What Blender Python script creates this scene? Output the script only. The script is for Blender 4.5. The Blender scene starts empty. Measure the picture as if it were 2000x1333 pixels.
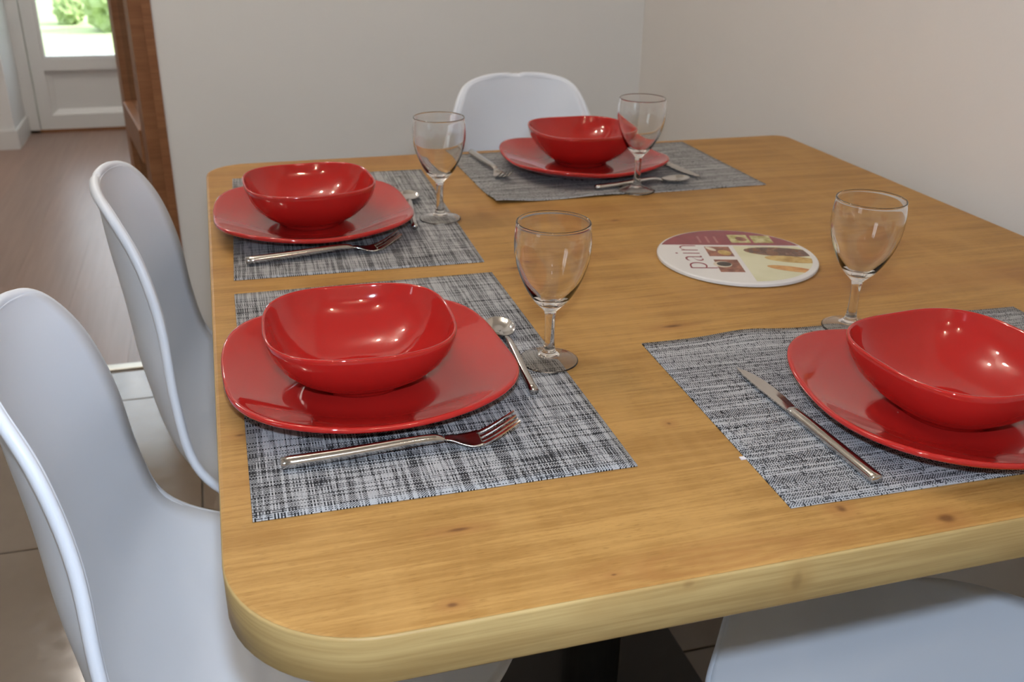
import bpy, bmesh, math, random
from mathutils import Vector, Matrix, noise
random.seed(7)
S = bpy.context.scene
C = S.collection
T = 0.75                                   # height of the table top above the floor

# ------------------------------------------------------------------ camera
cam_d = bpy.data.cameras.new('camera'); cam = bpy.data.objects.new('camera', cam_d); C.objects.link(cam)
S.camera = cam
cam_d.sensor_width = 36; cam_d.sensor_fit = 'HORIZONTAL'; cam_d.lens = 1896.2 / 2000 * 36
cam_d.clip_start = 0.02; cam_d.clip_end = 200
rgt = Vector((0.95865, -0.28405, 0.01749)); up = Vector((0.10372, 0.40595, 0.90799)); fwd = Vector((0.26501, 0.86863, -0.41862))
m = Matrix((rgt, up, -fwd)).transposed().to_4x4(); m.translation = Vector((0.030, -0.467, T + 0.416))
cam.matrix_world = m
cam_d.dof.use_dof = True; cam_d.dof.focus_distance = 0.83; cam_d.dof.aperture_fstop = 11.0

# ------------------------------------------------------------------ world, lights, exposure
S.view_settings.view_transform = 'Standard'; S.view_settings.look = 'None'
S.view_settings.gamma = 1; S.view_settings.use_curve_mapping = False; S.view_settings.exposure = 0.1
W = bpy.data.worlds.new('sky'); S.world = W; W.use_nodes = True
W.node_tree.nodes['Background'].inputs[0].default_value = (0.80, 0.90, 1.0, 1)
W.node_tree.nodes['Background'].inputs[1].default_value = 4.0

def light(name, kind, loc, power, col, **kw):
    d = bpy.data.lights.new(name, kind); d.energy = power; d.color = col; d.cycles.is_caustics_light = True
    for k, v in kw.items(): setattr(d, k, v)
    o = bpy.data.objects.new(name, d); C.objects.link(o); o.location = loc
    return o
# the camera's own pop-up flash
fl = light('camera_flash', 'SPOT', (0.040, -0.44, T + 0.495), 25, (0.68, 0.82, 1.0), shadow_soft_size=0.018, spot_size=math.radians(110), spot_blend=0.6)
fl.rotation_euler = fwd.to_track_quat('-Z', 'Y').to_euler()
# warm ceiling spots of the kitchen, behind the photographer
for x, y in ((-0.25, -1.05), (0.55, -1.15), (0.15, -2.0)):
    light('ceiling_spot_light', 'POINT', (x, y, 2.34), 4.0, (1.0, 0.80, 0.58), shadow_soft_size=0.028)
# three added fill points below the ceiling, lifting the far table end and walls
for x, y in ((-0.75, 0.95), (-0.40, 1.20), (-0.02, 0.85)):
    light('ceiling_fill_light', 'POINT', (x, y, 2.30), 8.5, (1.0, 0.885, 0.74), shadow_soft_size=0.03)
# sunshine on the garden, and portals that guide the daylight in through the two glazed openings
sn = light('sun', 'SUN', (0, 20, 10), 9.0, (1.0, 0.96, 0.88), angle=0.01); sn.rotation_euler = Vector((-0.75, 0.05, -0.65)).to_track_quat('-Z', 'Y').to_euler()
for loc, rot, w, h in (((-0.41, 5.14, 1.18), (-90, 0, 0), 0.76, 1.62), ((-2.55, -1.0, 1.5), (0, -90, 0), 1.2, 1.5)):
    pt = light('daylight_portal', 'AREA', loc, 1.0, (1, 1, 1), shape='RECTANGLE', size=w, size_y=h); pt.rotation_euler = [math.radians(k) for k in rot]; pt.data.cycles.is_portal = True
# added fill point that brightens the hall, no known lamp there
light('hall_fill_light', 'POINT', (-0.75, 3.5, 2.25), 20, (1.0, 0.93, 0.86), shadow_soft_size=0.1)
S.cycles.max_bounces = 24; S.cycles.transmission_bounces = 24; S.cycles.glossy_bounces = 8

# ------------------------------------------------------------------ node helpers
def lin(r, g, b):
    f = lambda c: (c / 255 / 12.92) if c / 255 <= 0.04045 else ((c / 255 + 0.055) / 1.055) ** 2.4
    return (f(r), f(g), f(b), 1)
class NT:
    def __init__(s, name):
        s.m = bpy.data.materials.new(name); s.m.use_nodes = True; s.t = s.m.node_tree; s.b = s.t.nodes['Principled BSDF']
    def n(s, typ, **kw):
        nd = s.t.nodes.new(typ)
        for k, v in kw.items(): setattr(nd, k, v)
        return nd
    def put(s, sock, v):
        if hasattr(v, 'is_output') or isinstance(v, bpy.types.NodeSocket): s.t.links.new(v, sock)
        else: sock.default_value = v
    def math(s, op, a, b=0.0, c=0.0, clamp=False):
        nd = s.n('ShaderNodeMath', operation=op); nd.use_clamp = clamp
        s.put(nd.inputs[0], a); s.put(nd.inputs[1], b); s.put(nd.inputs[2], c); return nd.outputs[0]
    def coord(s, which='Object'): return s.n('ShaderNodeTexCoord').outputs[which]
    def xyz(s, v):
        nd = s.n('ShaderNodeSeparateXYZ'); s.put(nd.inputs[0], v); return nd.outputs
    def vec(s, x, y, z=0.0):
        nd = s.n('ShaderNodeCombineXYZ'); s.put(nd.inputs[0], x); s.put(nd.inputs[1], y); s.put(nd.inputs[2], z); return nd.outputs[0]
    def scale(s, v, sc):
        nd = s.n('ShaderNodeVectorMath', operation='MULTIPLY'); s.put(nd.inputs[0], v); nd.inputs[1].default_value = sc; return nd.outputs[0]
    def noise(s, v, sc, det=3, rough=0.5, dist=0.0):
        nd = s.n('ShaderNodeTexNoise'); s.put(nd.inputs['Vector'], v); nd.inputs['Scale'].default_value = sc
        nd.inputs['Detail'].default_value = det; nd.inputs['Roughness'].default_value = rough; nd.inputs['Distortion'].default_value = dist
        return nd.outputs['Fac']
    def white(s, v):
        nd = s.n('ShaderNodeTexWhiteNoise', noise_dimensions='2D'); s.put(nd.inputs['Vector'], v); return nd.outputs['Value']
    def ramp(s, f, stops):
        nd = s.n('ShaderNodeValToRGB'); s.put(nd.inputs[0], f); e = nd.color_ramp.elements
        while len(e) < len(stops): e.new(0.5)
        for k, (p, c) in zip(e, stops): k.position = p; k.color = c
        return nd.outputs[0]
    def mix(s, f, a, b, mode='MIX'):
        nd = s.n('ShaderNodeMix', data_type='RGBA', blend_type=mode); s.put(nd.inputs[0], f); s.put(nd.inputs[6], a); s.put(nd.inputs[7], b); return nd.outputs[2]
    def mapr(s, v, a, b, c=0.0, d=1.0):
        nd = s.n('ShaderNodeMapRange', interpolation_type='SMOOTHSTEP'); s.put(nd.inputs[0], v)
        for i, k in enumerate((a, b, c, d)): nd.inputs[i + 1].default_value = k
        return nd.outputs[0]
    def bump(s, h, strength=0.3, dist=0.001):
        nd = s.n('ShaderNodeBump'); s.put(nd.inputs['Height'], h); nd.inputs['Strength'].default_value = strength; nd.inputs['Distance'].default_value = dist
        s.t.links.new(nd.outputs[0], s.b.inputs['Normal'])
    def set(s, **kw):
        for k, v in kw.items(): s.put(s.b.inputs[k.replace('_', ' ')], v)
        return s.m

def plain(name, col, rough=0.5, spec=0.5, var=0.06, sc=8.0, **kw):
    t = NT(name); f = t.noise(t.coord(), sc, 3)
    a = tuple(c * (1 - var) for c in col[:3]) + (1,); b = tuple(min(1, c * (1 + var)) for c in col[:3]) + (1,)
    return t.set(Base_Color=t.mix(f, a, b), Roughness=rough, Specular_IOR_Level=spec, **kw)

# ------------------------------------------------------------------ materials
def wall_paint(name, col):
    t = NT(name); co = t.coord(); t.bump(t.noise(co, 180, 4, 0.6), 0.12, 0.002)
    f = t.noise(co, 3, 3)
    return t.set(Base_Color=t.mix(f, tuple(c * .97 for c in col) + (1,), tuple(c * 1.02 for c in col) + (1,)), Roughness=0.85, Specular_IOR_Level=0.2)
M_wall = wall_paint('wall_paint_light', (0.79, 0.79, 0.785))
M_wall_r = wall_paint('wall_paint_side', (0.79, 0.755, 0.725))
M_ceil = wall_paint('ceiling_paint', (0.78, 0.77, 0.75))

def oak(name, light_c, dark_c, red_c, knots=(), edge=False):
    t = NT(name); co = t.coord(); X, Y, Z = t.xyz(co)
    if edge:
        v1 = t.scale(co, (5, 5, 330)); v2 = t.scale(co, (7, 7, 60)); v3 = t.scale(co, (6, 6, 12))
    else:
        v1 = t.scale(co, (9, 260, 1)); v2 = t.scale(co, (4.5, 45, 1)); v3 = t.scale(co, (1.8, 7, 1))
    fine = t.noise(v1, 1, 4, 0.65); mid = t.noise(v2, 1, 3, 0.55, 0.6); broad = t.noise(v3, 1, 3, 0.5, 0.4)
    f = t.math('ADD', t.math('MULTIPLY', fine, 0.55), t.math('MULTIPLY', mid, 0.45))
    col = t.mix(t.mapr(f, 0.36, 0.64), dark_c, light_c)
    col = t.mix(t.math('MULTIPLY', t.mapr(broad, 0.50, 0.72), 0.55), col, red_c)
    if not edge:
        pore = t.noise(t.scale(co, (95, 1500, 1)), 1, 2, 0.5); patch = t.noise(t.scale(co, (16, 6, 1)), 1, 3, 0.55, 0.5)
        col = t.mix(t.math('MULTIPLY', t.mapr(pore, 0.56, 0.70), 0.5), col, (dark_c[0] * .55, dark_c[1] * .5, dark_c[2] * .45, 1))
        col = t.mix(t.math('MULTIPLY', t.mapr(patch, 0.42, 0.68), 0.30), col, (light_c[0] * 1.12, light_c[1] * 1.15, light_c[2] * 1.25, 1))
        # cathedral figure: nested flattened rings
        for (kx, ky, ax, ay, amt) in ((0.33, 0.016, 0.13, 0.026, 0.50), (0.62, 0.45, 0.25, 0.05, 0.22), (0.75, 0.88, 0.22, 0.06, 0.2)):
            dx = t.math('DIVIDE', t.math('SUBTRACT', X, kx), ax); dy = t.math('DIVIDE', t.math('SUBTRACT', Y, ky), ay)
            r = t.math('SQRT', t.math('ADD', t.math('MULTIPLY', dx, dx), t.math('MULTIPLY', dy, dy)))
            r = t.math('ADD', r, t.math('MULTIPLY', mid, 0.5))
            ring = t.math('MULTIPLY_ADD', t.math('SINE', t.math('MULTIPLY', r, 20.0)), 0.3, 0.6)
            msk = t.math('MULTIPLY', t.mapr(r, 0.75, 1.3, 1.0, 0.0), amt)
            col = t.mix(t.math('MULTIPLY', msk, ring), col, red_c)
    for (kx, ky, ax, ay) in knots:
        dx = t.math('DIVIDE', t.math('SUBTRACT', X, kx), ax); dy = t.math('DIVIDE', t.math('SUBTRACT', (Z if edge else Y), ky), ay)
        r = t.math('SQRT', t.math('ADD', t.math('MULTIPLY', dx, dx), t.math('MULTIPLY', dy, dy)))
        r = t.math('ADD', r, t.math('MULTIPLY_ADD', mid, 1.2, -0.6))
        col = t.mix(t.math('MULTIPLY', t.mapr(r, 0.3, 3.2, 1.0, 0.0), 0.5), col, red_c)
        col = t.mix(t.math('MULTIPLY', t.mapr(r, 0.1, 0.9, 1.0, 0.0), 0.25 if edge else 0.65), col, (0.075, 0.026, 0.012, 1))
    t.bump(fine, 0.10, 0.0006)
    return t.set(Base_Color=col, Roughness=t.mapr(fine, 0.2, 0.8, 0.38, 0.50), Specular_IOR_Level=0.2)
M_oak = oak('oak_top', (0.465, 0.262, 0.080, 1), (0.315, 0.160, 0.042, 1), (0.31, 0.132, 0.040, 1),
            knots=((0.165, 0.095, 0.014, 0.0035), (0.141, 0.017, 0.006, 0.0035), (0.253, 0.018, 0.004, 0.002), (0.448, 0.045, 0.007, 0.007),
                   (0.517, 0.014, 0.010, 0.008), (0.377, 0.198, 0.004, 0.004), (0.019, 0.272, 0.008, 0.004), (0.70, 0.62, 0.012, 0.005),
                   (0.36, 0.60, 0.015, 0.004), (0.47, 0.39, 0.016, 0.005), (0.90, 0.72, 0.012, 0.005), (0.95, 0.40, 0.008, 0.006), (0.55, 0.75, 0.010, 0.004)))
M_oak_e = oak('oak_edge', (0.50, 0.36, 0.155, 1), (0.37, 0.245, 0.095, 1), (0.38, 0.235, 0.085, 1), knots=((0.385, -0.018, 0.006, 0.012), (0.30, -0.004, 0.006, 0.004)), edge=True)

def woven(name, weft_dark, warp_dark, short, grp, run):
    t = NT(name); co = t.coord(); X, Y, Z = t.xyz(co); p = 0.00118
    u = t.math('DIVIDE', X, p); v = t.math('DIVIDE', Y, p)
    iu = t.math('FLOOR', u); iv = t.math('FLOOR', v)
    # warp threads run along the long side, weft threads across
    s1 = t.noise(t.vec(t.math('MULTIPLY', X, run), t.math('MULTIPLY', iv, 3.71)), 1, 2, 0.6)
    g1 = t.noise(t.vec(t.math('MULTIPLY', X, 5.0), t.math('MULTIPLY', Y, 55.0)), 1, 3, 0.6)
    w1 = t.math('ADD', t.math('ADD', t.math('MULTIPLY', s1, 1.15 - grp), t.math('MULTIPLY', g1, grp)), t.math('MULTIPLY', t.white(t.vec(iv, 3.0)), 0.22))
    s2 = t.noise(t.vec(t.math('MULTIPLY', iu, 3.71), t.math('MULTIPLY', Y, short), 5.0), 1, 2, 0.6)
    g2 = t.noise(t.vec(t.math('MULTIPLY', X, 45.0), t.math('MULTIPLY', Y, 8.0), 9.0), 1, 3, 0.6)
    w2 = t.math('ADD', t.math('ADD', t.math('MULTIPLY', s2, 1.15 - grp), t.math('MULTIPLY', g2, grp)), t.math('MULTIPLY', t.white(t.vec(iu, 8.0)), 0.22 if short < 50 else 0.0))
    lo, hi = (0.018, 0.019, 0.023, 1), (0.50, 0.50, 0.51, 1)
    c1 = t.mix(t.mapr(w1, warp_dark - 0.05, warp_dark + 0.05), lo, hi)
    c2 = t.mix(t.mapr(w2, weft_dark - 0.05, weft_dark + 0.05), lo, hi)
    ck = t.math('MODULO', t.math('ADD', t.math('ADD', iu, iv), 2000.0), 2.0)
    col = t.mix(t.math('GREATER_THAN', ck, 0.5), c1, c2)
    fu = t.math('ABSOLUTE', t.math('SINE', t.math('MULTIPLY', u, math.pi))); fv = t.math('ABSOLUTE', t.math('SINE', t.math('MULTIPLY', v, math.pi)))
    hgt = t.math('MINIMUM', fu, fv)
    col = t.mix(t.mapr(hgt, 0.0, 0.45, 0.55, 0.0), col, (0.02, 0.02, 0.022, 1))
    t.bump(hgt, 0.5, 0.0005)
    return t.set(Base_Color=col, Roughness=0.65, Specular_IOR_Level=0.22)
M_mat_ab = woven('woven_vinyl_crosshatch', 0.64, 0.69, 18.0, 0.46, 14.0)
M_mat_cd = woven('woven_vinyl_striped', 0.50, 0.72, 170.0, 0.24, 8.0)

def glaze():
    t = NT('red_glaze'); co = t.coord(); f = t.noise(co, 25, 2)
    t.bump(t.noise(co, 40, 2), 0.012, 0.001)
    return t.set(Base_Color=t.mix(f, (0.40, 0.014, 0.012, 1), (0.43, 0.017, 0.014, 1)), Roughness=0.05, Specular_IOR_Level=0.5, Coat_Weight=0.3, Coat_Roughness=0.03)
M_red = glaze()
def steel():
    t = NT('brushed_steel'); co = t.coord(); f = t.noise(t.scale(co, (20, 400, 400)), 1, 2)
    return t.set(Base_Color=(0.62, 0.60, 0.58, 1), Metallic=1.0, Roughness=t.mapr(f, 0, 1, 0.09, 0.17))
M_steel = steel()
def glassm(name, tint=(1, 1, 1, 1)):
    t = NT(name); f = t.noise(t.coord(), 15, 2)
    return t.set(Base_Color=tint, Roughness=0.0, IOR=1.48, Transmission_Weight=1.0, Specular_IOR_Level=t.mapr(f, 0, 1, 0.5, 0.52))
M_glass = glassm('clear_glass')
M_pane = glassm('window_glass', (0.97, 0.99, 0.98, 1))
def plastic():
    t = NT('white_plastic'); co = t.coord(); t.bump(t.noise(co, 900, 2), 0.05, 0.0004); f = t.noise(co, 4, 2)
    return t.set(Base_Color=t.mix(f, (0.78, 0.83, 0.92, 1), (0.81, 0.86, 0.945, 1)), Roughness=0.42, Specular_IOR_Level=0.4)
M_plastic = plastic()
M_beech = oak('beech_leg', (0.55, 0.36, 0.18, 1), (0.42, 0.26, 0.12, 1), (0.40, 0.22, 0.10, 1), edge=True)
M_dark = plain('dark_metal', (0.035, 0.032, 0.030), 0.5, 0.4)
def tile_mat():
    t = NT('beige_tile'); co = t.coord('Object'); oi = t.n('ShaderNodeObjectInfo')
    f = t.noise(t.scale(co, (1, 1, 1)), 3.5, 5, 0.6, 0.6); g = t.noise(co, 30, 3)
    col = t.mix(f, (0.15, 0.115, 0.085, 1), (0.25, 0.205, 0.165, 1)); col = t.mix(t.math('MULTIPLY', g, 0.3), col, (0.13, 0.10, 0.075, 1))
    col = t.mix(t.math('MULTIPLY', oi.outputs['Random'], 0.25), col, (0.26, 0.215, 0.175, 1))
    t.bump(f, 0.06, 0.004)
    return t.set(Base_Color=col, Roughness=t.mapr(g, 0.2, 0.8, 0.09, 0.17), Specular_IOR_Level=0.5)
M_tile = tile_mat()
M_grout = plain('grout', (0.13, 0.115, 0.10), 0.9, 0.2, 0.1, 30)
def laminate():
    t = NT('brown_laminate'); co = t.coord(); oi = t.n('ShaderNodeObjectInfo')
    v = t.vec(t.math('MULTIPLY', t.xyz(co)[0], 60.0), t.math('MULTIPLY', t.xyz(co)[1], 2.5), t.math('MULTIPLY', oi.outputs['Random'], 50.0))
    f = t.noise(v, 1, 4, 0.6)
    col = t.mix(f, (0.19, 0.115, 0.088, 1), (0.34, 0.235, 0.19, 1)); col = t.mix(t.math('MULTIPLY', oi.outputs['Random'], 0.35), col, (0.33, 0.18, 0.125, 1))
    return t.set(Base_Color=col, Roughness=0.34, Specular_IOR_Level=0.5)
M_lam = laminate()
M_pvc = plain('white_door_paint', (0.72, 0.71, 0.70), 0.35, 0.5, 0.02, 3)
M_brown = oak('varnished_door_wood', (0.29, 0.135, 0.062, 1), (0.215, 0.092, 0.040, 1), (0.21, 0.08, 0.034, 1), edge=True)
M_alu = plain('threshold_metal', (0.62, 0.58, 0.50), 0.35, 0.5, 0.05, 20, Metallic=0.6)
M_lawn = plain('lawn', (0.30, 0.36, 0.19), 0.95, 0.1, 0.5, 1.2)
M_leaf = plain('leaves', (0.24, 0.31, 0.13), 0.8, 0.2, 0.5, 9)
M_bark = plain('bark', (0.12, 0.08, 0.05), 0.9, 0.2, 0.3, 12)

# ------------------------------------------------------------------ mesh helpers
def obj(name, verts, faces, mat, parent=None, smooth=False, loc=None):
    me = bpy.data.meshes.new(name); me.from_pydata([tuple(v) for v in verts], [], faces); me.update()
    bm = bmesh.new(); bm.from_mesh(me); bmesh.ops.recalc_face_normals(bm, faces=bm.faces); bm.to_mesh(me); bm.free()
    if smooth:
        for p in me.polygons: p.use_smooth = True
    if mat: me.materials.append(mat)
    o = bpy.data.objects.new(name, me); C.objects.link(o)
    if parent: o.parent = parent
    if loc: o.location = loc
    return o
def empty(name, loc, rz=0.0):
    o = bpy.data.objects.new(name, None); C.objects.link(o); o.location = loc; o.rotation_euler = (0, 0, rz); o.empty_display_size = 0.05
    return o
def tag(o, label, cat=None, group=None):
    o['label'] = label
    if cat: o['category'] = cat
    if group: o['group'] = group
    return o
def struct(o, label=None):
    o['kind'] = 'structure'
    if label: o['label'] = label
    return o
def box_vf(a, b):
    (x0, y0, z0), (x1, y1, z1) = a, b
    v = [(x, y, z) for z in (z0, z1) for y in (y0, y1) for x in (x0, x1)]
    f = [(0, 2, 3, 1), (4, 5, 7, 6), (0, 1, 5, 4), (2, 6, 7, 3), (0, 4, 6, 2), (1, 3, 7, 5)]
    return v, f
def box(name, a, b, mat, parent=None, bev=0.0, loc=None):
    v, f = box_vf(a, b); o = obj(name, v, f, mat, parent, loc=loc)
    if bev:
        bm = bmesh.new(); bm.from_mesh(o.data); bmesh.ops.bevel(bm, geom=list(bm.edges), offset=bev, segments=2, affect='EDGES', profile=0.6); bm.to_mesh(o.data); bm.free()
    return o
def multi(boxes):
    V, F = [], []
    for a, b in boxes:
        v, f = box_vf(a, b); n = len(V); V += v; F += [tuple(i + n for i in q) for q in f]
    return V, F
def rings(rs, close0=True, close1=True):
    """loft a list of equally long closed rings"""
    n = len(rs[0]); V = [p for r in rs for p in r]; F = []
    for i in range(len(rs) - 1):
        for j in range(n):
            F.append((i * n + j, i * n + (j + 1) % n, (i + 1) * n + (j + 1) % n, (i + 1) * n + j))
    if close0: F.append(tuple(range(n))[::-1])
    if close1: F.append(tuple((len(rs) - 1) * n + j for j in range(n)))
    return V, F
def catmull(P, n):
    P = [Vector(p) for p in P]; Q = [P[0] * 2 - P[1]] + P + [P[-1] * 2 - P[-2]]; out = []
    for i in range(1, len(Q) - 2):
        a, b, c, d = Q[i - 1:i + 3]
        for k in range(n):
            t = k / n; out.append(0.5 * (2 * b + (c - a) * t + (2 * a - 5 * b + 4 * c - d) * t * t + (3 * b - a - 3 * c + d) * t ** 3))
    return out + [P[-1]]
def sweep(path, radii, seg=12, flat=None):
    """tube along a path; radii = (sideways, upwards) at each point"""
    rs = []
    for i, p in enumerate(path):
        d = (path[min(i + 1, len(path) - 1)] - path[max(i - 1, 0)]).normalized()
        side = d.cross(Vector((0, 0, 1)));
        side = side.normalized() if side.length > 1e-6 else Vector((1, 0, 0))
        nup = side.cross(d).normalized(); ra, rb = radii[i]
        rs.append([p + side * (ra * math.cos(2 * math.pi * k / seg)) + nup * (rb * math.sin(2 * math.pi * k / seg)) for k in range(seg)])
    return rings(rs)
def copy_tree(o, parent=None):
    c = o.copy(); C.objects.link(c); c.parent = parent
    for ch in list(o.children): copy_tree(ch, c)
    return c

# ------------------------------------------------------------------ the room
YB = 2.04; XR = 1.146; XL = -2.45; YF = -2.6; HC = 2.45
g = struct(box('floor', (XL, YF, -0.06), (XR + 0.1, YB, -0.006), M_grout), 'beige square floor tiles with thin grout lines')
px, py = -0.087, 1.853; pit = 0.592; gap = 0.002
xs = [XL] + [px + pit * k for k in range(-3, 3) if XL < px + pit * k < XR + .1] + [XR + 0.1]
ys = [YF] + [py + pit * k for k in range(-7, 1)] + [YB - 0.012]
for i in range(len(xs) - 1):
    for j in range(len(ys) - 1):
        a, b = xs[i] + gap, xs[i + 1] - gap; c, d = ys[j] + gap, ys[j + 1] - gap
        if b - a < 0.02 or d - c < 0.02: continue
        box('tile', (a, c, -0.012), (b, d, 0.0), M_tile, g, bev=0.0012)
struct(obj('wall_back', *multi([((-0.096, YB, 0), (XR + 0.12, YB + 0.10, HC)), ((XL, YB, 0), (-1.02, YB + 0.10, HC)), ((-1.02, YB, 2.08), (-0.096, YB + 0.10, HC))]), M_wall), 'light grey painted wall behind the table')
struct(box('wall_right', (XR, YF, 0), (XR + 0.12, YB, HC), M_wall_r), 'plain taupe grey wall along the right side of the table')
struct(box('wall_front', (XL - 0.12, YF - 0.12, 0), (XR + 0.12, YF, HC), M_wall))
WY0, WY1, WZ0, WZ1 = -1.45, -0.55, 0.92, 2.10
struct(obj('wall_left', *multi([((XL - 0.12, YF, 0), (XL, WY0, HC)), ((XL - 0.12, WY1, 0), (XL, YB + 0.1, HC)), ((XL - 0.12, WY0, 0), (XL, WY1, WZ0)), ((XL - 0.12, WY0, WZ1), (XL, WY1, HC))]), M_wall))
wn = struct(obj('window_1', *multi([((XL - 0.09, WY0, WZ0), (XL - 0.03, WY1, WZ0 + 0.06)), ((XL - 0.09, WY0, WZ1 - 0.06), (XL - 0.03, WY1, WZ1)), ((XL - 0.09, WY0, WZ0 + 0.06), (XL - 0.03, WY0 + 0.06, WZ1 - 0.06)), ((XL - 0.09, WY1 - 0.06, WZ0 + 0.06), (XL - 0.03, WY1, WZ1 - 0.06)), ((XL - 0.09, -1.03, WZ0 + 0.06), (XL - 0.03, -0.97, WZ1 - 0.06))]), M_pvc))
for a, b in ((WY0 + 0.06, -1.03), (-0.97, WY1 - 0.06)): box('pane', (XL - 0.066, a, WZ0 + 0.06), (XL - 0.060, b, WZ1 - 0.06), M_pane, wn)
struct(box('ceiling', (XL - 0.12, YF - 0.12, HC), (XR + 0.12, 5.2, HC + 0.1), M_ceil))
struct(box('trim_1', (-1.02, YB - 0.012, -0.004), (-0.096, YB + 0.022, 0.006), M_alu, bev=0.003), 'pale metal threshold strip between tiles and wood floor')
struct(obj('trim_2', *multi([((-0.116, YB - 0.006, 0), (-0.096, YB + 0.10, 2.08)), ((-1.02, YB - 0.006, 0), (-1.0, YB + 0.10, 2.08)), ((-1.0, YB - 0.006, 2.06), (-0.116, YB + 0.10, 2.08))]), M_brown), 'brown wooden door lining')

# hall beyond the doorway
HX0, HX1, YD = -2.2, 0.7, 5.05
hf = struct(box('floor_hall', (HX0, YB, -0.06), (HX1, 5.2, -0.004), M_grout), 'brown wood plank floor of the hall')
x = HX0; xo = -0.2755; wid = 0.192
k0 = math.floor((HX0 - xo) / wid)
for k in range(k0, k0 + 17):
    a = max(HX0, xo + k * wid); b = min(HX1, xo + (k + 1) * wid)
    if b - a < 0.02: continue
    off = random.uniform(0, 1.2); cuts = [YB + 0.022] + [y for y in (YB + off + 0.1, YB + off + 1.35, YB + off + 2.6) if y < 5.1] + [5.15]
    for j in range(len(cuts) - 1):
        box('floor_plank', (a + 0.0003, cuts[j] + 0.0003, -0.008), (b - 0.0003, cuts[j + 1] - 0.0003, 0.0), M_lam, hf)
struct(box('wall_hall_right', (HX1, YB + 0.1, 0), (HX1 + 0.1, 5.2, HC), M_wall))
struct(box('wall_hall_left', (HX0 - 0.1, YB + 0.1, 0), (HX0, 5.2, HC), M_wall))
struct(obj('wall_hall_end', *multi([((HX0, 4.68, 0), (-0.92, 5.15, HC)), ((0.10, 4.68, 0), (HX1, 5.15, HC)), ((-0.92, 4.68, 2.15), (0.10, 5.15, HC))]), M_wall), 'thick outer wall around the garden door')
struct(obj('baseboard_hall', *multi([((HX0, 4.668, 0), (-0.92, 4.68, 0.09)), ((-0.92, 4.668, 0), (-0.908, 5.03, 0.09))]), M_pvc), 'low white skirting board')

# white garden door with glazed upper half
d2 = struct(empty('door_2', (0, YD, 0)), 'white garden door, glazed above a recessed panel')
y0, y1 = -0.02, 0.05
obj('door_frame', *multi([((-0.92, y0 - 0.01, 0), (-0.862, y1, 2.15)), ((0.04, y0 - 0.01, 0), (0.10, y1, 2.15)), ((-0.862, y0 - 0.01, 2.09), (0.04, y1, 2.15))]), M_pvc, d2)
obj('door_leaf', *multi([((-0.858, y0, 0.012), (-0.795, y1, 2.085)), ((-0.025, y0, 0.012), (0.036, y1, 2.085)), ((-0.795, y0, 0.31), (-0.025, y1, 0.365)), ((-0.795, y0, 0.012), (-0.025, y1, 0.085)), ((-0.795, y0, 1.98), (-0.025, y1, 2.085))]), M_pvc, d2)
V, F = rings([[(-0.795, -0.004, 0.085), (-0.025, -0.004, 0.085), (-0.025, -0.004, 0.31), (-0.795, -0.004, 0.31)], [(-0.765, 0.014, 0.112), (-0.055, 0.014, 0.112), (-0.055, 0.014, 0.285), (-0.765, 0.014, 0.285)]], False, True)
obj('door_panel', V, F, M_pvc, d2)
obj('glazing_bead', *multi([((-0.795, -0.012, 0.365), (-0.782, 0.03, 1.98)), ((-0.038, -0.012, 0.365), (-0.025, 0.03, 1.98)), ((-0.782, -0.012, 0.365), (-0.038, 0.03, 0.378))]), M_pvc, d2)
box('pane', (-0.782, 0.012, 0.378), (-0.038, 0.016, 1.98), M_pane, d2)
obj('door_sill', *box_vf((-0.92, -0.03, 0), (0.10, 0.10, 0.014)), M_brown, d2)

# brown glazed door leaf standing open into the hall
d1 = struct(empty('door_1', (-0.110, YB + 0.015, 0.008), math.atan2(0.157, 0.988)), 'open brown wooden door with glass panes')
# local: +Y along the leaf away from the jamb, -X is the side turned to the hall
def leafbox(name, ya, yb, za, zb, x0=-0.038, x1=0.0): return box(name, (x0, ya, za), (x1, yb, zb), M_brown, d1, bev=0.003)
L = 0.60
leafbox('stile', 0, 0.095, 0, 2.03); leafbox('stile', L - 0.11, L, 0, 2.03)
for za, zb in ((0, 0.16), (0.515, 0.600), (1.02, 1.10), (1.50, 1.58), (1.93, 2.03)): leafbox('rail', 0.095, L - 0.11, za, zb, -0.044, 0.004)
for za, zb in ((0.16, 0.515), (0.600, 1.02), (1.10, 1.50), (1.58, 1.93)): box('pane', (-0.021, 0.09, za - 0.004), (-0.017, L - 0.105, zb + 0.004), M_pane, d1)

# garden outside
lw = obj('lawn', *box_vf((-25, 5.16, -0.25), (25, 45, -0.15)), M_lawn); tag(lw, 'sunlit green lawn seen through the garden door', 'lawn'); lw['kind'] = 'structure'
def bush(x, y, r, label, seed):
    o = empty('garden_bush', (x, y, -0.15))
    bm = bmesh.new(); bmesh.ops.create_icosphere(bm, subdivisions=4, radius=r)
    for v in bm.verts:
        d = v.co.normalized(); v.co = d * r * (1 + 0.35 * noise.noise(d * 3 + Vector((seed, 0, 0))) + 0.18 * noise.noise(d * 11 + Vector((0, seed, 0)))); v.co.z = v.co.z * 1.05 + r * 0.95
    me = bpy.data.meshes.new('foliage'); bm.to_mesh(me); bm.free(); me.materials.append(M_leaf)
    f = bpy.data.objects.new('foliage', me); C.objects.link(f); f.parent = o
    obj('stem', *sweep([Vector((0, 0, 0)), Vector((0.02, 0, r * 0.5)), Vector((0, 0.02, r))], [(0.08, 0.08), (0.06, 0.06), (0.04, 0.04)], 8), M_bark, o)
    return tag(o, label, 'bush', 'bushes in the garden')
bush(-0.86, 10.4, 0.26, 'dark green bush on the lawn, at the upper right of the garden door glass', 1.3)
bush(-1.36, 11.0, 0.15, 'smaller green bush on the lawn, further left in the garden door glass', 4.1)

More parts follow.
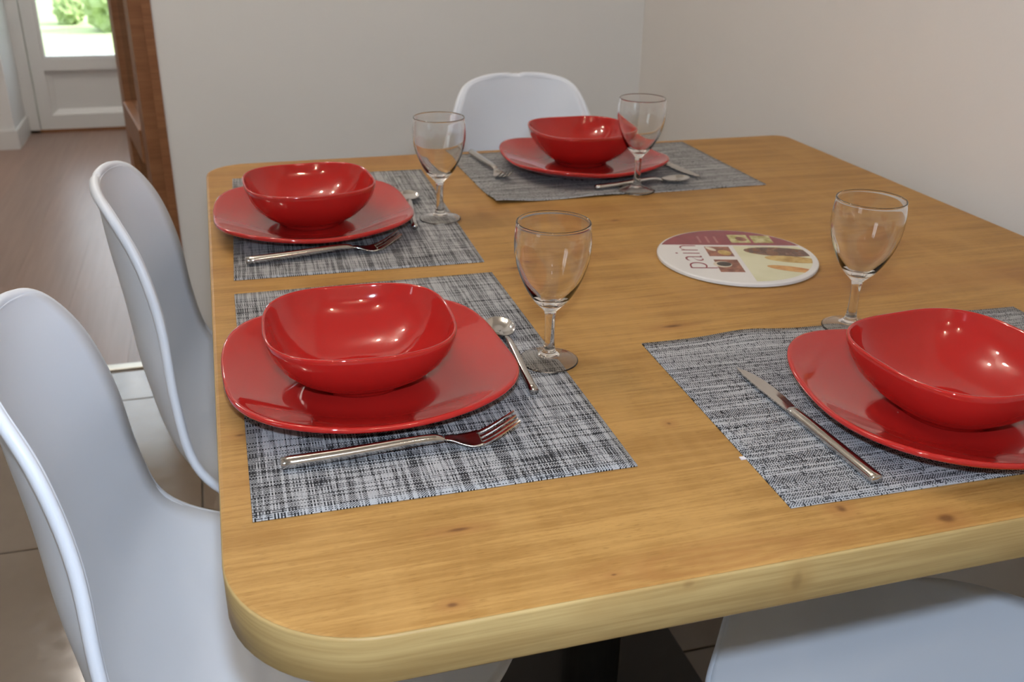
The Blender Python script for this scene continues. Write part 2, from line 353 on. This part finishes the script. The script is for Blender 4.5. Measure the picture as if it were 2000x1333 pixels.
# ------------------------------------------------------------------ dining table
TW, TL, TH = 1.077, 1.187, 0.041
tb = tag(empty('dining_table', (0, 0, 0)), 'honey oak dining table with thick rounded top, laid for four', 'table')
def outline(inset, n=14):
    P = []
    for (cx, cy, r, a0) in ((0, 0, 0.100, 180), (TW, 0, 0.06, 270), (TW, TL, 0.028, 0), (0, TL, 0.066, 90)):
        r2 = max(r - inset, 0.003); sx = 1 if cx == 0 else -1; sy = 1 if cy == 0 else -1
        ox, oy = cx + sx * r, cy + sy * r
        for k in range(n + 1):
            a = math.radians(a0 + 90 * k / n); P.append((ox + r2 * math.cos(a), oy + r2 * math.sin(a)))
    return P
def ring_at(ins, z): return [(x, y, z) for x, y in outline(ins)]
V, F = rings([ring_at(0.0025, -0.0022), ring_at(0.0012, -0.0006), ring_at(0.0035, 0.0)], True, True)
obj('tabletop', V, F, M_oak, tb, loc=(0, 0, T))
V, F = rings([ring_at(0.006, -TH), ring_at(0.0015, -TH + 0.001), ring_at(0.0, -TH + 0.003), ring_at(0.0, -0.0032), ring_at(0.0011, -0.0010), ring_at(0.003, -0.0015)], True, True)
e = obj('edge_band', V, F, M_oak_e, tb, loc=(0, 0, T))
for o in (e,):
    for p in o.data.polygons: p.use_smooth = len(p.vertices) == 4
V, F = rings([[(0.50 + 0.045 * math.cos(2 * math.pi * k / 32), 0.62 + 0.045 * math.sin(2 * math.pi * k / 32), z) for k in range(32)] for z in (0.012, T - TH - 0.008)])
o = obj('column', V, F, M_dark, tb)
for p in o.data.polygons: p.use_smooth = len(p.vertices) == 4
box('base_plate', (0.345, 0.40, 0.0), (0.685, 0.84, 0.014), M_dark, tb, bev=0.003)
box('top_plate', (0.38, 0.50, T - TH - 0.008), (0.62, 0.74, T - TH), M_dark, tb, bev=0.002)

# ------------------------------------------------------------------ shell chairs
EDGE = [(-0.008, 0.0, 0.090), (0.001, 0.065, 0.088), (0.019, 0.108, 0.073), (0.044, 0.132, 0.024), (0.061, 0.151, -0.050), (0.068, 0.179, -0.139),
        (0.087, 0.203, -0.220), (0.151, 0.217, -0.267), (0.237, 0.217, -0.285), (0.319, 0.182, -0.296), (0.385, 0.103, -0.308), (0.447, 0.0, -0.315)]
CEN = [(-0.008, 0, 0.090), (-0.008, 0, 0.086), (-0.007, 0, 0.070), (-0.004, 0, 0.022), (0.006, 0, -0.058), (0.018, 0, -0.155), (0.047, 0, -0.250), (0.118, 0, -0.306),
       (0.222, 0, -0.318), (0.318, 0, -0.313), (0.388, 0, -0.313), (0.447, 0, -0.315)]
def chair_shell():
    n = 7
    q = [Vector((EDGE[1][0], -EDGE[1][1], EDGE[1][2]))] + [Vector(p) for p in EDGE] + [Vector((EDGE[-2][0], -EDGE[-2][1], EDGE[-2][2]))]
    ed = []
    for i in range(1, len(q) - 2):
        a, b, c, d = q[i - 1:i + 3]
        for k in range(n):
            t = k / n; ed.append(0.5 * (2 * b + (c - a) * t + (2 * a - 5 * b + 4 * c - d) * t * t + (3 * b - a - 3 * c + d) * t ** 3))
    ed.append(Vector(EDGE[-1])); ce = catmull(CEN, n)
    NL = 24; V = []; F = []
    for i in range(1, len(ed) - 1):
        e, c = ed[i], ce[i]
        for j in range(NL + 1):
            t = -1 + 2 * j / NL; w = abs(t) ** 2.2
            V.append(Vector((c.x + (e.x - c.x) * w, e.y * t, c.z + (e.z - c.z) * w)))
    R = len(ed) - 2
    for i in range(R - 1):
        for j in range(NL): F.append((i * (NL + 1) + j, i * (NL + 1) + j + 1, (i + 1) * (NL + 1) + j + 1, (i + 1) * (NL + 1) + j))
    loop = [V[i * (NL + 1)] for i in range(R - 1, -1, -1)] + [V[j] for j in range(1, NL)] + [V[i * (NL + 1) + NL] for i in range(R)] + [V[(R - 1) * (NL + 1) + j] for j in range(NL - 1, 0, -1)]
    I = lambda i, j: V[min(max(i, 2), R - 3) * (NL + 1) + min(max(j, 2), NL - 2)]
    inn = [I(i, 0) for i in range(R - 1, -1, -1)] + [I(0, j) for j in range(1, NL)] + [I(i, NL) for i in range(R)] + [I(R - 1, j) for j in range(NL - 1, 0, -1)]
    return V, F, loop, inn
def make_chair():
    t = empty('shell_chair', (0, 0, 0))
    V, F, loop, inn = chair_shell()
    sh = obj('seat_shell', V, F, M_plastic, t, True, loc=(0, 0, T))
    md = sh.modifiers.new('thick', 'SOLIDIFY'); md.thickness = 0.006; md.offset = 0.0
    # rolled lip along the whole edge
    n = len(loop); pts = []
    for _ in range(3): loop = [(loop[k - 1] + loop[k] * 2 + loop[(k + 1) % n]) / 4 for k in range(n)]
    rs = []; ref = Vector((0.28, 0, 0.15)); mid = Vector((0.13, 0, -0.16))
    fr = []
    for k in range(n):
        p = loop[k]; d = (loop[(k + 1) % n] - loop[k - 1]).normalized(); a = inn[k] - p; a = (a - d * a.dot(d)).normalized(); nr = d.cross(a)
        if nr.dot(ref - p) < 0: nr = -nr
        fr.append((nr, -a))
    for _ in range(6): fr = [tuple((fr[k - 1][i] + fr[k][i] * 2 + fr[(k + 1) % n][i]).normalized() for i in (0, 1)) for k in range(n)]
    for k in range(n):
        nr, o = fr[k]; q = loop[k] - nr * 0.0034 - o * 0.0016
        rs.append([q + o * (0.0068 * math.cos(2 * math.pi * s / 12)) + nr * (0.0056 * math.sin(2 * math.pi * s / 12)) for s in range(12)])
    V2, F2 = rings(rs + [rs[0]], False, False)
    obj('edge_lip', V2, F2, M_plastic, sh, True)
    # legs and the bracket under the seat
    for sx, sy in ((0.12, 1), (0.12, -1), (0.34, 1), (0.34, -1)):
        fx = 0.055 if sx < 0.2 else 0.40
        a = Vector((sx + (0.02 if sx < .2 else -.02), sy * 0.10, T - 0.335)); b = Vector((fx, sy * 0.19, 0.0))
        obj('leg', *sweep([a, a.lerp(b, 0.5), b], [(0.015, 0.015), (0.014, 0.014), (0.010, 0.010)], 12), M_beech, t, True)
    obj('bracket', *multi([((0.13, -0.11, T - 0.342), (0.33, -0.085, T - 0.322)), ((0.13, 0.085, T - 0.342), (0.33, 0.11, T - 0.322)), ((0.20, -0.09, T - 0.342), (0.26, 0.09, T - 0.324))]), M_dark, t)
    return t
ch = make_chair()
poses = ((-0.164, 0.340, -0.7, 'white plastic shell chair in the left foreground, beside the front left place setting'),
         (-0.112, 0.794, -2.3, 'white plastic shell chair on the left, in front of the open brown door'),
         (0.598, 1.396, -91.8, 'white plastic shell chair at the far end of the table, against the grey wall'),
         (0.688, -0.104, 105.5, 'white plastic shell chair at the bottom right, seat pushed under the front table edge'))
for i, (x, y, a, lab) in enumerate(poses):
    o = ch if i == 0 else copy_tree(ch)
    o.location = (x, y, 0); o.rotation_euler = (0, 0, math.radians(a)); tag(o, lab, 'chair', 'white shell chairs around the table')

# ------------------------------------------------------------------ placemats
MT = 0.0012
def placemat(cx, cy, a, mat, lab, warp):
    nx, ny = 45, 30; V = []; F = []
    for s in (0, 1):
        for j in range(ny + 1):
            for i in range(nx + 1):
                x = -0.225 + 0.45 * i / nx; y = -0.15 + 0.30 * j / ny
                V.append((x, y, MT * s + 0.0001 + warp(x, y)))
    n = (nx + 1) * (ny + 1); idx = lambda s, i, j: s * n + j * (nx + 1) + i
    for j in range(ny):
        for i in range(nx):
            F.append((idx(1, i, j), idx(1, i + 1, j), idx(1, i + 1, j + 1), idx(1, i, j + 1))); F.append((idx(0, i, j), idx(0, i, j + 1), idx(0, i + 1, j + 1), idx(0, i + 1, j)))
    for i in range(nx):
        F.append((idx(0, i, 0), idx(0, i + 1, 0), idx(1, i + 1, 0), idx(1, i, 0))); F.append((idx(0, i, ny), idx(1, i, ny), idx(1, i + 1, ny), idx(0, i + 1, ny)))
    for j in range(ny):
        F.append((idx(0, 0, j), idx(1, 0, j), idx(1, 0, j + 1), idx(0, 0, j + 1))); F.append((idx(0, nx, j), idx(0, nx, j + 1), idx(1, nx, j + 1), idx(1, nx, j)))
    o = obj('placemat', V, F, mat, None, True, loc=(cx, cy, T)); o.rotation_euler = (0, 0, a)
    return tag(o, lab, 'placemat', 'woven grey placemats')
bumpf = lambda x, y, cx, cy, rx, ry, h: h * math.exp(-((x - cx) / rx) ** 2 - ((y - cy) / ry) ** 2)
flat = lambda x, y: 0.0
placemat(0.174, 0.366, math.pi / 2 - 0.006, M_mat_ab, 'grey woven placemat under the front left red plate', flat)
placemat(0.183, 0.858, math.pi / 2 - 0.029, M_mat_ab, 'grey woven placemat under the back left red plate', flat)
placemat(0.630, 1.015, 0.012, M_mat_cd, 'grey woven placemat at the far end of the table, near left corner slightly curled',
         lambda x, y: bumpf(x, y, -0.225, -0.15, 0.05, 0.04, 0.006) + bumpf(x, y, -0.06, -0.15, 0.05, 0.02, 0.003))
md_ = placemat(0.640, 0.199, -0.029, M_mat_cd, 'grey striped woven placemat at the right, with the knife on it',
         lambda x, y: bumpf(x, y, -0.11, 0.15, 0.04, 0.030, 0.0045) + bumpf(x, y, 0.1, 0.15, 0.06, 0.03, 0.002))
V, F = box_vf((-0.2295, -0.0785, 0.0002), (-0.2225, -0.0745, 0.0011)); o = obj('tag', V, F, plain('white_tag', (0.75, 0.72, 0.76), 0.2), md_); o['label'] = 'tiny white tag at the edge'

# ------------------------------------------------------------------ red stoneware
def superring(a, n, z, dz, N=96):
    P = []
    for k in range(N):
        t = 2 * math.pi * k / N; c, s = math.cos(t), math.sin(t)
        r = a * (abs(c) ** n + abs(s) ** n) ** (-1 / n)
        P.append((r * c, r * s, z - dz * math.cos(4 * t)))
    return P
def stoneware(name, prof, a):
    rs = [superring(a * r, n, z, dz) for r, n, z, dz in prof]
    V, F = rings(rs, True, True); me = bpy.data.meshes.new(name); me.from_pydata(V, [], F)
    bm = bmesh.new(); bm.from_mesh(me); bmesh.ops.recalc_face_normals(bm, faces=bm.faces); bm.to_mesh(me); bm.free()
    for p in me.polygons: p.use_smooth = True
    me.materials.append(M_red); return me
plate_prof = [(0.04, 2, 0.0080, 0), (0.40, 2.1, 0.0081, 0), (0.55, 2.2, 0.0086, 0), (0.62, 2.3, 0.0100, 0.0001), (0.70, 2.45, 0.0126, 0.0006), (0.82, 2.65, 0.0180, 0.0017), (0.93, 2.8, 0.0240, 0.0029), (0.968, 2.88, 0.0263, 0.0033),
              (0.984, 2.9, 0.0269, 0.0033), (0.996, 2.9, 0.0262, 0.0033), (1.0, 2.9, 0.0242, 0.0033), (0.990, 2.9, 0.0220, 0.0032), (0.93, 2.8, 0.0178, 0.0026), (0.80, 2.6, 0.0110, 0.0012), (0.68, 2.35, 0.0052, 0.0003),
              (0.60, 2.2, 0.0018, 0), (0.58, 2.2, 0.0, 0), (0.54, 2.2, 0.0, 0), (0.52, 2.2, 0.0016, 0), (0.05, 2, 0.0018, 0)]
bowl_prof = [(0.05, 2, 0.0066, 0), (0.28, 2.1, 0.0070, 0), (0.46, 2.25, 0.0096, 0), (0.62, 2.4, 0.0160, 0), (0.77, 2.6, 0.0262, 0), (0.885, 2.75, 0.0390, 0.0001), (0.945, 2.85, 0.0498, 0.0002), (0.965, 2.9, 0.0560, 0.0004),
             (0.976, 2.9, 0.0578, 0.0004), (0.992, 2.9, 0.0578, 0.0004), (1.0, 2.9, 0.0562, 0.0004), (0.992, 2.9, 0.0520, 0.0003), (0.955, 2.85, 0.0415, 0.0002), (0.875, 2.7, 0.0285, 0), (0.755, 2.5, 0.0172, 0), (0.63, 2.35, 0.0094, 0),
             (0.545, 2.2, 0.0052, 0), (0.515, 2.15, 0.0032, 0), (0.505, 2.1, 0.0, 0), (0.46, 2.1, 0.0, 0), (0.44, 2.1, 0.0018, 0), (0.05, 2, 0.0020, 0)]
me_plate = stoneware('plate', plate_prof, 0.1305); me_bowl = stoneware('bowl', bowl_prof, 0.0848)
where = ('at the front left setting', 'at the back left setting', 'at the far end setting', 'at the right setting, cut by the picture edge')
plates = ((0.139, 0.341, 2.3), (0.139, 0.819, 0.4), (0.602, 1.026, 3.7), (0.627, 0.155, -6.6))
bowls = ((0.1312, 0.3365, -2.0), (0.1350, 0.8160, 3.0), (0.6030, 1.0390, 0.0), (0.6200, 0.1450, 5.5))
for i in range(4):
    x, y, a = plates[i]; o = bpy.data.objects.new('dinner_plate', me_plate); C.objects.link(o); o.location = (x, y, T + MT + 0.0003); o.rotation_euler = (0, 0, math.radians(a))
    tag(o, 'large glossy red rounded-square dinner plate ' + where[i], 'plate', 'red dinner plates')
    x, y, a = bowls[i]; o = bpy.data.objects.new('soup_bowl', me_bowl); C.objects.link(o); o.location = (x, y, T + MT + 0.0003 + 0.0086); o.rotation_euler = (0, 0, math.radians(a))
    tag(o, 'deep glossy red rounded-square bowl ' + where[i], 'bowl', 'red soup bowls')

# ------------------------------------------------------------------ wine glasses
outer = [(0.0005, 0.0062), (0.006, 0.0056), (0.012, 0.0040), (0.018, 0.0024), (0.0235, 0.0010), (0.0268, 0.0001), (0.0284, 0.0004), (0.0289, 0.0013), (0.0280, 0.0022), (0.0235, 0.0034), (0.017, 0.0052), (0.0108, 0.0074), (0.0070, 0.0110), (0.0052, 0.018), (0.0048, 0.028), (0.0048, 0.040), (0.0052, 0.049),
         (0.0068, 0.0540), (0.0105, 0.0580), (0.0165, 0.0645), (0.0225, 0.0735), (0.0278, 0.0840), (0.0320, 0.0950), (0.0347, 0.1060), (0.0360, 0.1160), (0.0361, 0.1260), (0.0354, 0.1345), (0.0348, 0.1390), (0.0349, 0.1410)]
inner = [(0.0344, 0.1421), (0.0336, 0.1421), (0.0330, 0.1411), (0.0331, 0.1392), (0.0339, 0.1345), (0.0348, 0.1260), (0.0346, 0.1160), (0.0332, 0.1060), (0.0304, 0.0955), (0.0260, 0.0848), (0.0203, 0.0752), (0.0140, 0.0675), (0.0075, 0.0632), (0.0005, 0.0620)]
def smooth2(P, n=3):
    Q = [(p[0], p[1], 0) for p in P]; return [(max(0.0004, v.x), v.y) for v in catmull(Q, n)]
def wine_glass():
    N = 64; po = smooth2(outer, 3); pi_ = smooth2(inner, 3); prof = po + pi_
    t = empty('wine_glass', (0, 0, 0))
    ring = lambda r, z: [(r * math.cos(2 * math.pi * k / N), r * math.sin(2 * math.pi * k / N), z) for k in range(N)]
    s1 = next(i for i, p in enumerate(po) if p[1] > 0.020); s2 = next(i for i, p in enumerate(po) if p[1] > 0.0485)
    for name, a, b, c0, c1 in (('foot', 0, s1, True, False), ('stem', s1, s2, False, False), ('bowl', s2, len(prof) - 1, False, True)):
        rs = [ring(*prof[i]) for i in range(a, b + 1)]; V, F = rings(rs, False, False)
        me = bpy.data.meshes.new(name)
        if c0: F = F + [tuple(range(N))[::-1]]
        if c1: F = F + [tuple((len(rs) - 1) * N + j for j in range(N))]
        me.from_pydata(V, [], F); me.update()
        for p in me.polygons: p.use_smooth = True
        me.materials.append(M_glass)
        o = bpy.data.objects.new(name, me); C.objects.link(o); o.parent = t
    return t
wg = wine_glass()
gl = ((0.314, 0.340, 'clear wine glass beside the front left place setting'), (0.311, 0.809, 'clear wine glass beside the back left place setting'),
      (0.637, 0.879, 'clear wine glass in front of the far end place setting'), (0.651, 0.337, 'clear wine glass behind the right-hand red bowl, right of the round trivet'))
for i, (x, y, lab) in enumerate(gl):
    o = wg if i == 0 else copy_tree(wg)
    o.location = (x, y, T + MT + 0.0004); tag(o, lab, 'wine glass', 'wine glasses')

# ------------------------------------------------------------------ cutlery  (local: +X from handle end to tip, lies on z = 0)
def make_fork():
    t = empty('fork', (0, 0, 0))
    P = catmull([(0, 0, 0.0058), (0.05, 0, 0.0072), (0.095, 0, 0.0094), (0.118, 0, 0.0100), (0.131, 0, 0.0090)], 6)
    n = len(P); R = []
    for i in range(n):
        s = i / (n - 1); w = 0.0058 - 0.0022 * s; h = 0.0052 - 0.0018 * s
        if s > 0.8: k = (s - 0.8) / 0.2; h += (0.0014 - h) * k * k
        if i == 0: w *= 0.9; h *= 0.9
        R.append((w, h))
    obj('handle', *sweep(P, R, 16), M_steel, t, True)
    # head: neck widening into a dished blade, then four tines curving up
    K = catmull([(0.129, 0, 0.0092), (0.137, 0, 0.0074), (0.145, 0, 0.0040), (0.153, 0, 0.0022), (0.162, 0, 0.0034), (0.172, 0, 0.0076), (0.183, 0, 0.0138), (0.193, 0, 0.0200)], 6)
    n = len(K); sm = int(n * 0.56); sst = lambda x: (lambda q: q * q * (3 - 2 * q))(max(0.0, min(1.0, x)))
    wd = lambda i: 0.0034 + 0.0086 * sst(i / (n * 0.5)) - 0.0010 * sst((i - sm) / (n - sm))
    dish = lambda i: 0.0018 * sst(i / (n * 0.4))
    rs = []
    for i in range(sm + 1):
        w = wd(i); top = []; bot = []
        for j in range(9):
            u = -1 + 2 * j / 8; z = K[i].z + dish(i) * u * u; th = 0.0011 - 0.0004 * u * u
            top.append((K[i].x, u * w, z + th)); bot.append((K[i].x, u * w, z - th * 0.7))
        rs.append(top + bot[::-1])
    V, F = rings(rs); hd = obj('head', V, F, M_steel, t, True)
    for k in range(4):
        uc = -0.80 + 1.6 * k / 3; rs = []
        for i in range(sm - 1, n):
            f = (i - sm + 1) / (n - sm); c = uc * wd(i); hw = 0.0020 - 0.0011 * f ** 1.6; hz = 0.0009 - 0.0004 * f; z = K[i].z + dish(i) * uc * uc
            rs.append([(K[i].x, c - hw, z - hz), (K[i].x, c + hw, z - hz), (K[i].x, c + hw * 0.85, z + hz), (K[i].x, c - hw * 0.85, z + hz)])
        V, F = rings(rs); obj('tine', V, F, M_steel, hd, False)
    return t
def make_spoon():
    t = empty('spoon', (0, 0, 0))
    P = catmull([(0, 0, 0.0044), (0.04, 0, 0.0058), (0.075, 0, 0.0082), (0.098, 0, 0.0090), (0.110, 0, 0.0075), (0.121, 0, 0.0048)], 5)
    n = len(P); R = []
    for i in range(n):
        s = i / (n - 1); w = 0.0044 - 0.0018 * s; h = 0.0040 - 0.0014 * s
        if s > 0.8: h += (0.0011 - h) * (s - 0.8) / 0.2
        R.append((w, h))
    obj('handle', *sweep(P, R, 14), M_steel, t, True)
    rs = []; NA = 28
    for lev, (fr, dz) in enumerate(((1.0, 0.0), (0.985, -0.0009), (0.86, -0.0032), (0.66, -0.0050), (0.38, -0.0060), (0.05, -0.0063), (0.05, -0.0053), (0.38, -0.0050), (0.64, -0.0040), (0.83, -0.0023), (0.95, -0.0002), (1.0, 0.0004))):
        ring = []
        for k in range(NA):
            a = 2 * math.pi * k / NA; ex = 0.0245 * math.cos(a); w = 0.0152 * (1 + 0.16 * math.cos(a)) * math.sin(a)
            ring.append((0.1425 + ex * fr, w * fr, 0.0065 + dz + 0.0012 * (ex / 0.0245) ** 2))
        rs.append(ring)
    V, F = rings(rs, False, False)
    F.append(tuple(5 * NA + j for j in range(NA))); F.append(tuple(6 * NA + j for j in range(NA)))
    F = [f for f in F if not (len(f) == 4 and min(f) >= 5 * NA and max(f) < 7 * NA)]
    for j in range(NA): F.append((11 * NA + j, 11 * NA + (j + 1) % NA, (j + 1) % NA, j))
    obj('bowl', V, F, M_steel, t, True)
    return t
def make_knife():
    t = empty('table_knife', (0, 0, 0))
    P = [Vector((x, 0, 0.0048)) for x in (0, 0.001, 0.004, 0.03, 0.06, 0.09, 0.112, 0.119, 0.121)]
    obj('handle', *sweep(P, [(0.0048, 0.0038), (0.0055, 0.0045), (0.0058, 0.0047), (0.0058, 0.0047), (0.0056, 0.0046), (0.0055, 0.0043), (0.0060, 0.0038), (0.0055, 0.0024), (0.003, 0.001)], 16), M_steel, t, True)
    st = [(0.117, -0.0052, 0.0052), (0.124, -0.0066, 0.0058), (0.14, -0.0082, 0.0062), (0.16, -0.0085, 0.0066), (0.175, -0.0076, 0.0066), (0.19, -0.0048, 0.0062), (0.20, -0.0014, 0.0052), (0.2065, 0.0026, 0.0036)]
    rs = [[(x, a, 0.0042), (x, (a + b) / 2, 0.0034), (x, b, 0.0036), (x, b, 0.0052), (x, (a + b) / 2, 0.0052), (x, a, 0.0044)] for x, a, b in st]
    V, F = rings(rs); obj('blade', V, F, M_steel, t, False)
    return t
ZT = T + MT + 0.0004
fk = make_fork(); sp = make_spoon(); kn = make_knife()
def lay(src, first, a, b, lab, cat, grp, z=ZT):
    o = src if first else copy_tree(src)
    o.location = (a[0], a[1], z); o.rotation_euler = (0, 0, math.atan2(b[1] - a[1], b[0] - a[0])); tag(o, lab, cat, grp)
lay(fk, True, (0.048, 0.206), (0.25, 0.206), 'steel fork lying in front of the front left red plate', 'fork', 'forks')
lay(fk, False, (0.043, 0.682), (0.24, 0.702), 'steel fork lying in front of the back left red plate', 'fork', 'forks')
lay(fk, False, (0.443, 1.152), (0.454, 0.96), 'steel fork lying left of the far end red plate', 'fork', 'forks')
lay(sp, True, (0.278, 0.274), (0.288, 0.436), 'steel spoon beside the front left plate, next to a wine glass foot', 'spoon', 'spoons')
lay(sp, False, (0.267, 0.769), (0.289, 0.93), 'steel spoon half hidden behind the back left red plate', 'spoon', 'spoons')
lay(sp, False, (0.576, 0.896), (0.724, 0.912), 'steel spoon lying behind the foot of the far wine glass', 'spoon', 'spoons')
lay(kn, True, (0.492, 0.065), (0.485, 0.268), 'steel table knife left of the right-hand red plate', 'knife', 'knives')
lay(kn, False, (0.733, 1.122), (0.761, 0.921), 'steel table knife tip showing right of the far end red plate', 'knife', 'knives')

# ------------------------------------------------------------------ round printed trivet
br = tag(empty('round_trivet', (0.640, 0.564, T + 0.0003), math.radians(-15)), 'round printed glass trivet with the word pain and bread pictures', 'trivet')
RB = 0.1005
M_wprint = plain('printed_white', (0.72, 0.70, 0.68), 0.18, 0.5, 0.02, 20)
ringp = lambda r, z, N=72: [(r * math.cos(2 * math.pi * k / N), r * math.sin(2 * math.pi * k / N), z) for k in range(N)]
V, F = rings([ringp(RB - 0.002, 0.0), ringp(RB, 0.0012), ringp(RB, 0.0042), ringp(RB - 0.0008, 0.0050), ringp(RB - 0.0025, 0.0053)])
disc = obj('disc', V, F, M_wprint, br)
def printed(name, pts, mat, lvl, r=RB - 0.003):
    """flat print on the disc: polygon cut to the disc's circle"""
    P = []
    n = len(pts)
    for i in range(n):
        a, b = Vector(pts[i]), Vector(pts[(i + 1) % n])
        for k in range(24): P.append(a.lerp(b, k / 24))
    P = [p if p.length <= r else p.normalized() * r for p in P]
    z = 0.0053 + 0.00006 * lvl; n = len(P)
    return obj(name, [(p.x, p.y, z) for p in P] + [(p.x, p.y, z - 0.00005) for p in P], [tuple(range(n)), tuple(range(2 * n - 1, n - 1, -1))] + [(i, i + n, (i + 1) % n + n, (i + 1) % n) for i in range(n)], mat, disc)
def pm(name, c1, c2, sc=60):
    t = NT(name); f = t.noise(t.coord(), sc, 3, 0.6)
    return t.set(Base_Color=t.mix(t.mapr(f, 0.35, 0.65), c1, c2), Roughness=0.18)
P_burg = pm('print_burgundy', (0.22, 0.030, 0.045, 1), (0.25, 0.036, 0.052, 1))
P_yel = pm('print_cream', (0.62, 0.60, 0.38, 1), (0.70, 0.68, 0.47, 1), 15)
P_loaf = pm('print_dark_loaf', (0.09, 0.035, 0.02, 1), (0.20, 0.085, 0.04, 1), 70)
P_gold = pm('print_golden_loaf', (0.38, 0.22, 0.05, 1), (0.60, 0.42, 0.14, 1), 60)
P_oran = pm('print_orange_crust', (0.45, 0.17, 0.04, 1), (0.62, 0.33, 0.10, 1), 60)
P_oliv = pm('print_olive', (0.30, 0.25, 0.05, 1), (0.62, 0.56, 0.28, 1), 90)
P_cup = pm('print_brown_photo', (0.17, 0.05, 0.03, 1), (0.32, 0.12, 0.07, 1), 90)
P_blk = pm('print_coffee', (0.012, 0.008, 0.006, 1), (0.03, 0.018, 0.012, 1))
P_pale = pm('print_pale', (0.60, 0.52, 0.40, 1), (0.70, 0.62, 0.5, 1))
seg = [(RB * 0.97 * math.cos(a), RB * 0.97 * math.sin(a)) for a in [math.radians(22.5 + (180 - 45) * k / 30) for k in range(31)]]
printed('printed_band', seg, P_burg, 1)
printed('printed_picture', [(0.002, -0.094), (0.0975, -0.094), (0.0975, 0.034), (0.002, 0.034)], P_yel, 1, RB - 0.008)
printed('printed_picture', [(-0.036, -0.006), (-0.004, -0.006), (-0.004, 0.031), (-0.036, 0.031)], P_cup, 1)
printed('printed_picture', [(-0.034, -0.062), (-0.004, -0.062), (-0.004, -0.018), (-0.034, -0.018)], P_cup, 1)
printed('printed_picture', [(0.004, 0.047), (0.030, 0.047), (0.030, 0.079), (0.004, 0.079)], P_oliv, 2)
printed('printed_picture', [(0.034, 0.047), (0.060, 0.047), (0.060, 0.076), (0.034, 0.076)], P_oliv, 2)
def blob(cx, cy, ax, ay, rot, n=20): return [(cx + ax * math.cos(a) * math.cos(rot) - ay * math.sin(a) * math.sin(rot), cy + ax * math.cos(a) * math.sin(rot) + ay * math.sin(a) * math.cos(rot)) for a in [2 * math.pi * k / n for k in range(n)]]
printed('printed_loaf', blob(0.058, 0.012, 0.046, 0.017, -0.12), P_loaf, 2, RB - 0.008)
printed('printed_loaf', blob(0.066, -0.016, 0.034, 0.012, -0.2), P_gold, 3, RB - 0.008)
printed('printed_loaf', blob(0.056, -0.050, 0.030, 0.009, -0.35), P_oran, 2, RB - 0.008)
printed('printed_coffee', blob(-0.024, -0.034, 0.009, 0.008, 0), P_blk, 2)
printed('printed_cup_rim', blob(-0.026, -0.035, 0.0115, 0.0105, 0), P_pale, 1.5)
printed('printed_crust', blob(-0.014, 0.008, 0.008, 0.010, 0.4), P_gold, 2)
printed('printed_crust', blob(-0.029, 0.022, 0.004, 0.009, 0.6), P_pale, 2)
printed('printed_sauce', blob(0.020, 0.062, 0.007, 0.009, 0.3), P_cup, 3)
for k in range(3):
    printed('printed_line', [(-0.038 + 0.011 * k, 0.046), (-0.0352 + 0.011 * k, 0.046), (-0.0352 + 0.011 * k, 0.072), (-0.038 + 0.011 * k, 0.072)], pm('print_faint_rose', (0.34, 0.10, 0.11, 1), (0.38, 0.13, 0.13, 1)), 2)
# the word on the trivet
fc = bpy.data.curves.new('word', 'FONT'); fc.body = 'pain'; fc.size = 0.052; fc.extrude = 0.00003; fc.offset = -0.0010
tmp = bpy.data.objects.new('word', fc); C.objects.link(tmp)
dg = bpy.context.evaluated_depsgraph_get(); me = bpy.data.meshes.new_from_object(tmp.evaluated_get(dg)); bpy.data.objects.remove(tmp)
xs_ = [v.co.x for v in me.vertices]; x0, x1 = min(xs_), max(xs_); k = 0.084 / (x1 - x0)
for v in me.vertices: v.co = Vector(((v.co.x - x0) * k, v.co.y, v.co.z))
me.materials.clear(); me.materials.append(P_burg)
wd_ = bpy.data.objects.new('lettering', me); C.objects.link(wd_); wd_.parent = disc; wd_.location = (-0.0455, -0.0495, 0.00545); wd_.rotation_euler = (0, 0, math.radians(90)); wd_['label'] = 'burgundy word pain'

# light shines through the glasses onto the table
for o in bpy.data.objects:
    if o.type == 'MESH':
        top = o.parent or o
        if top.name.startswith('wine_glass'): o.cycles.is_caustics_caster = True
        elif top.name.startswith(('dining_table', 'placemat', 'dinner_plate', 'soup_bowl')): o.cycles.is_caustics_receiver = True
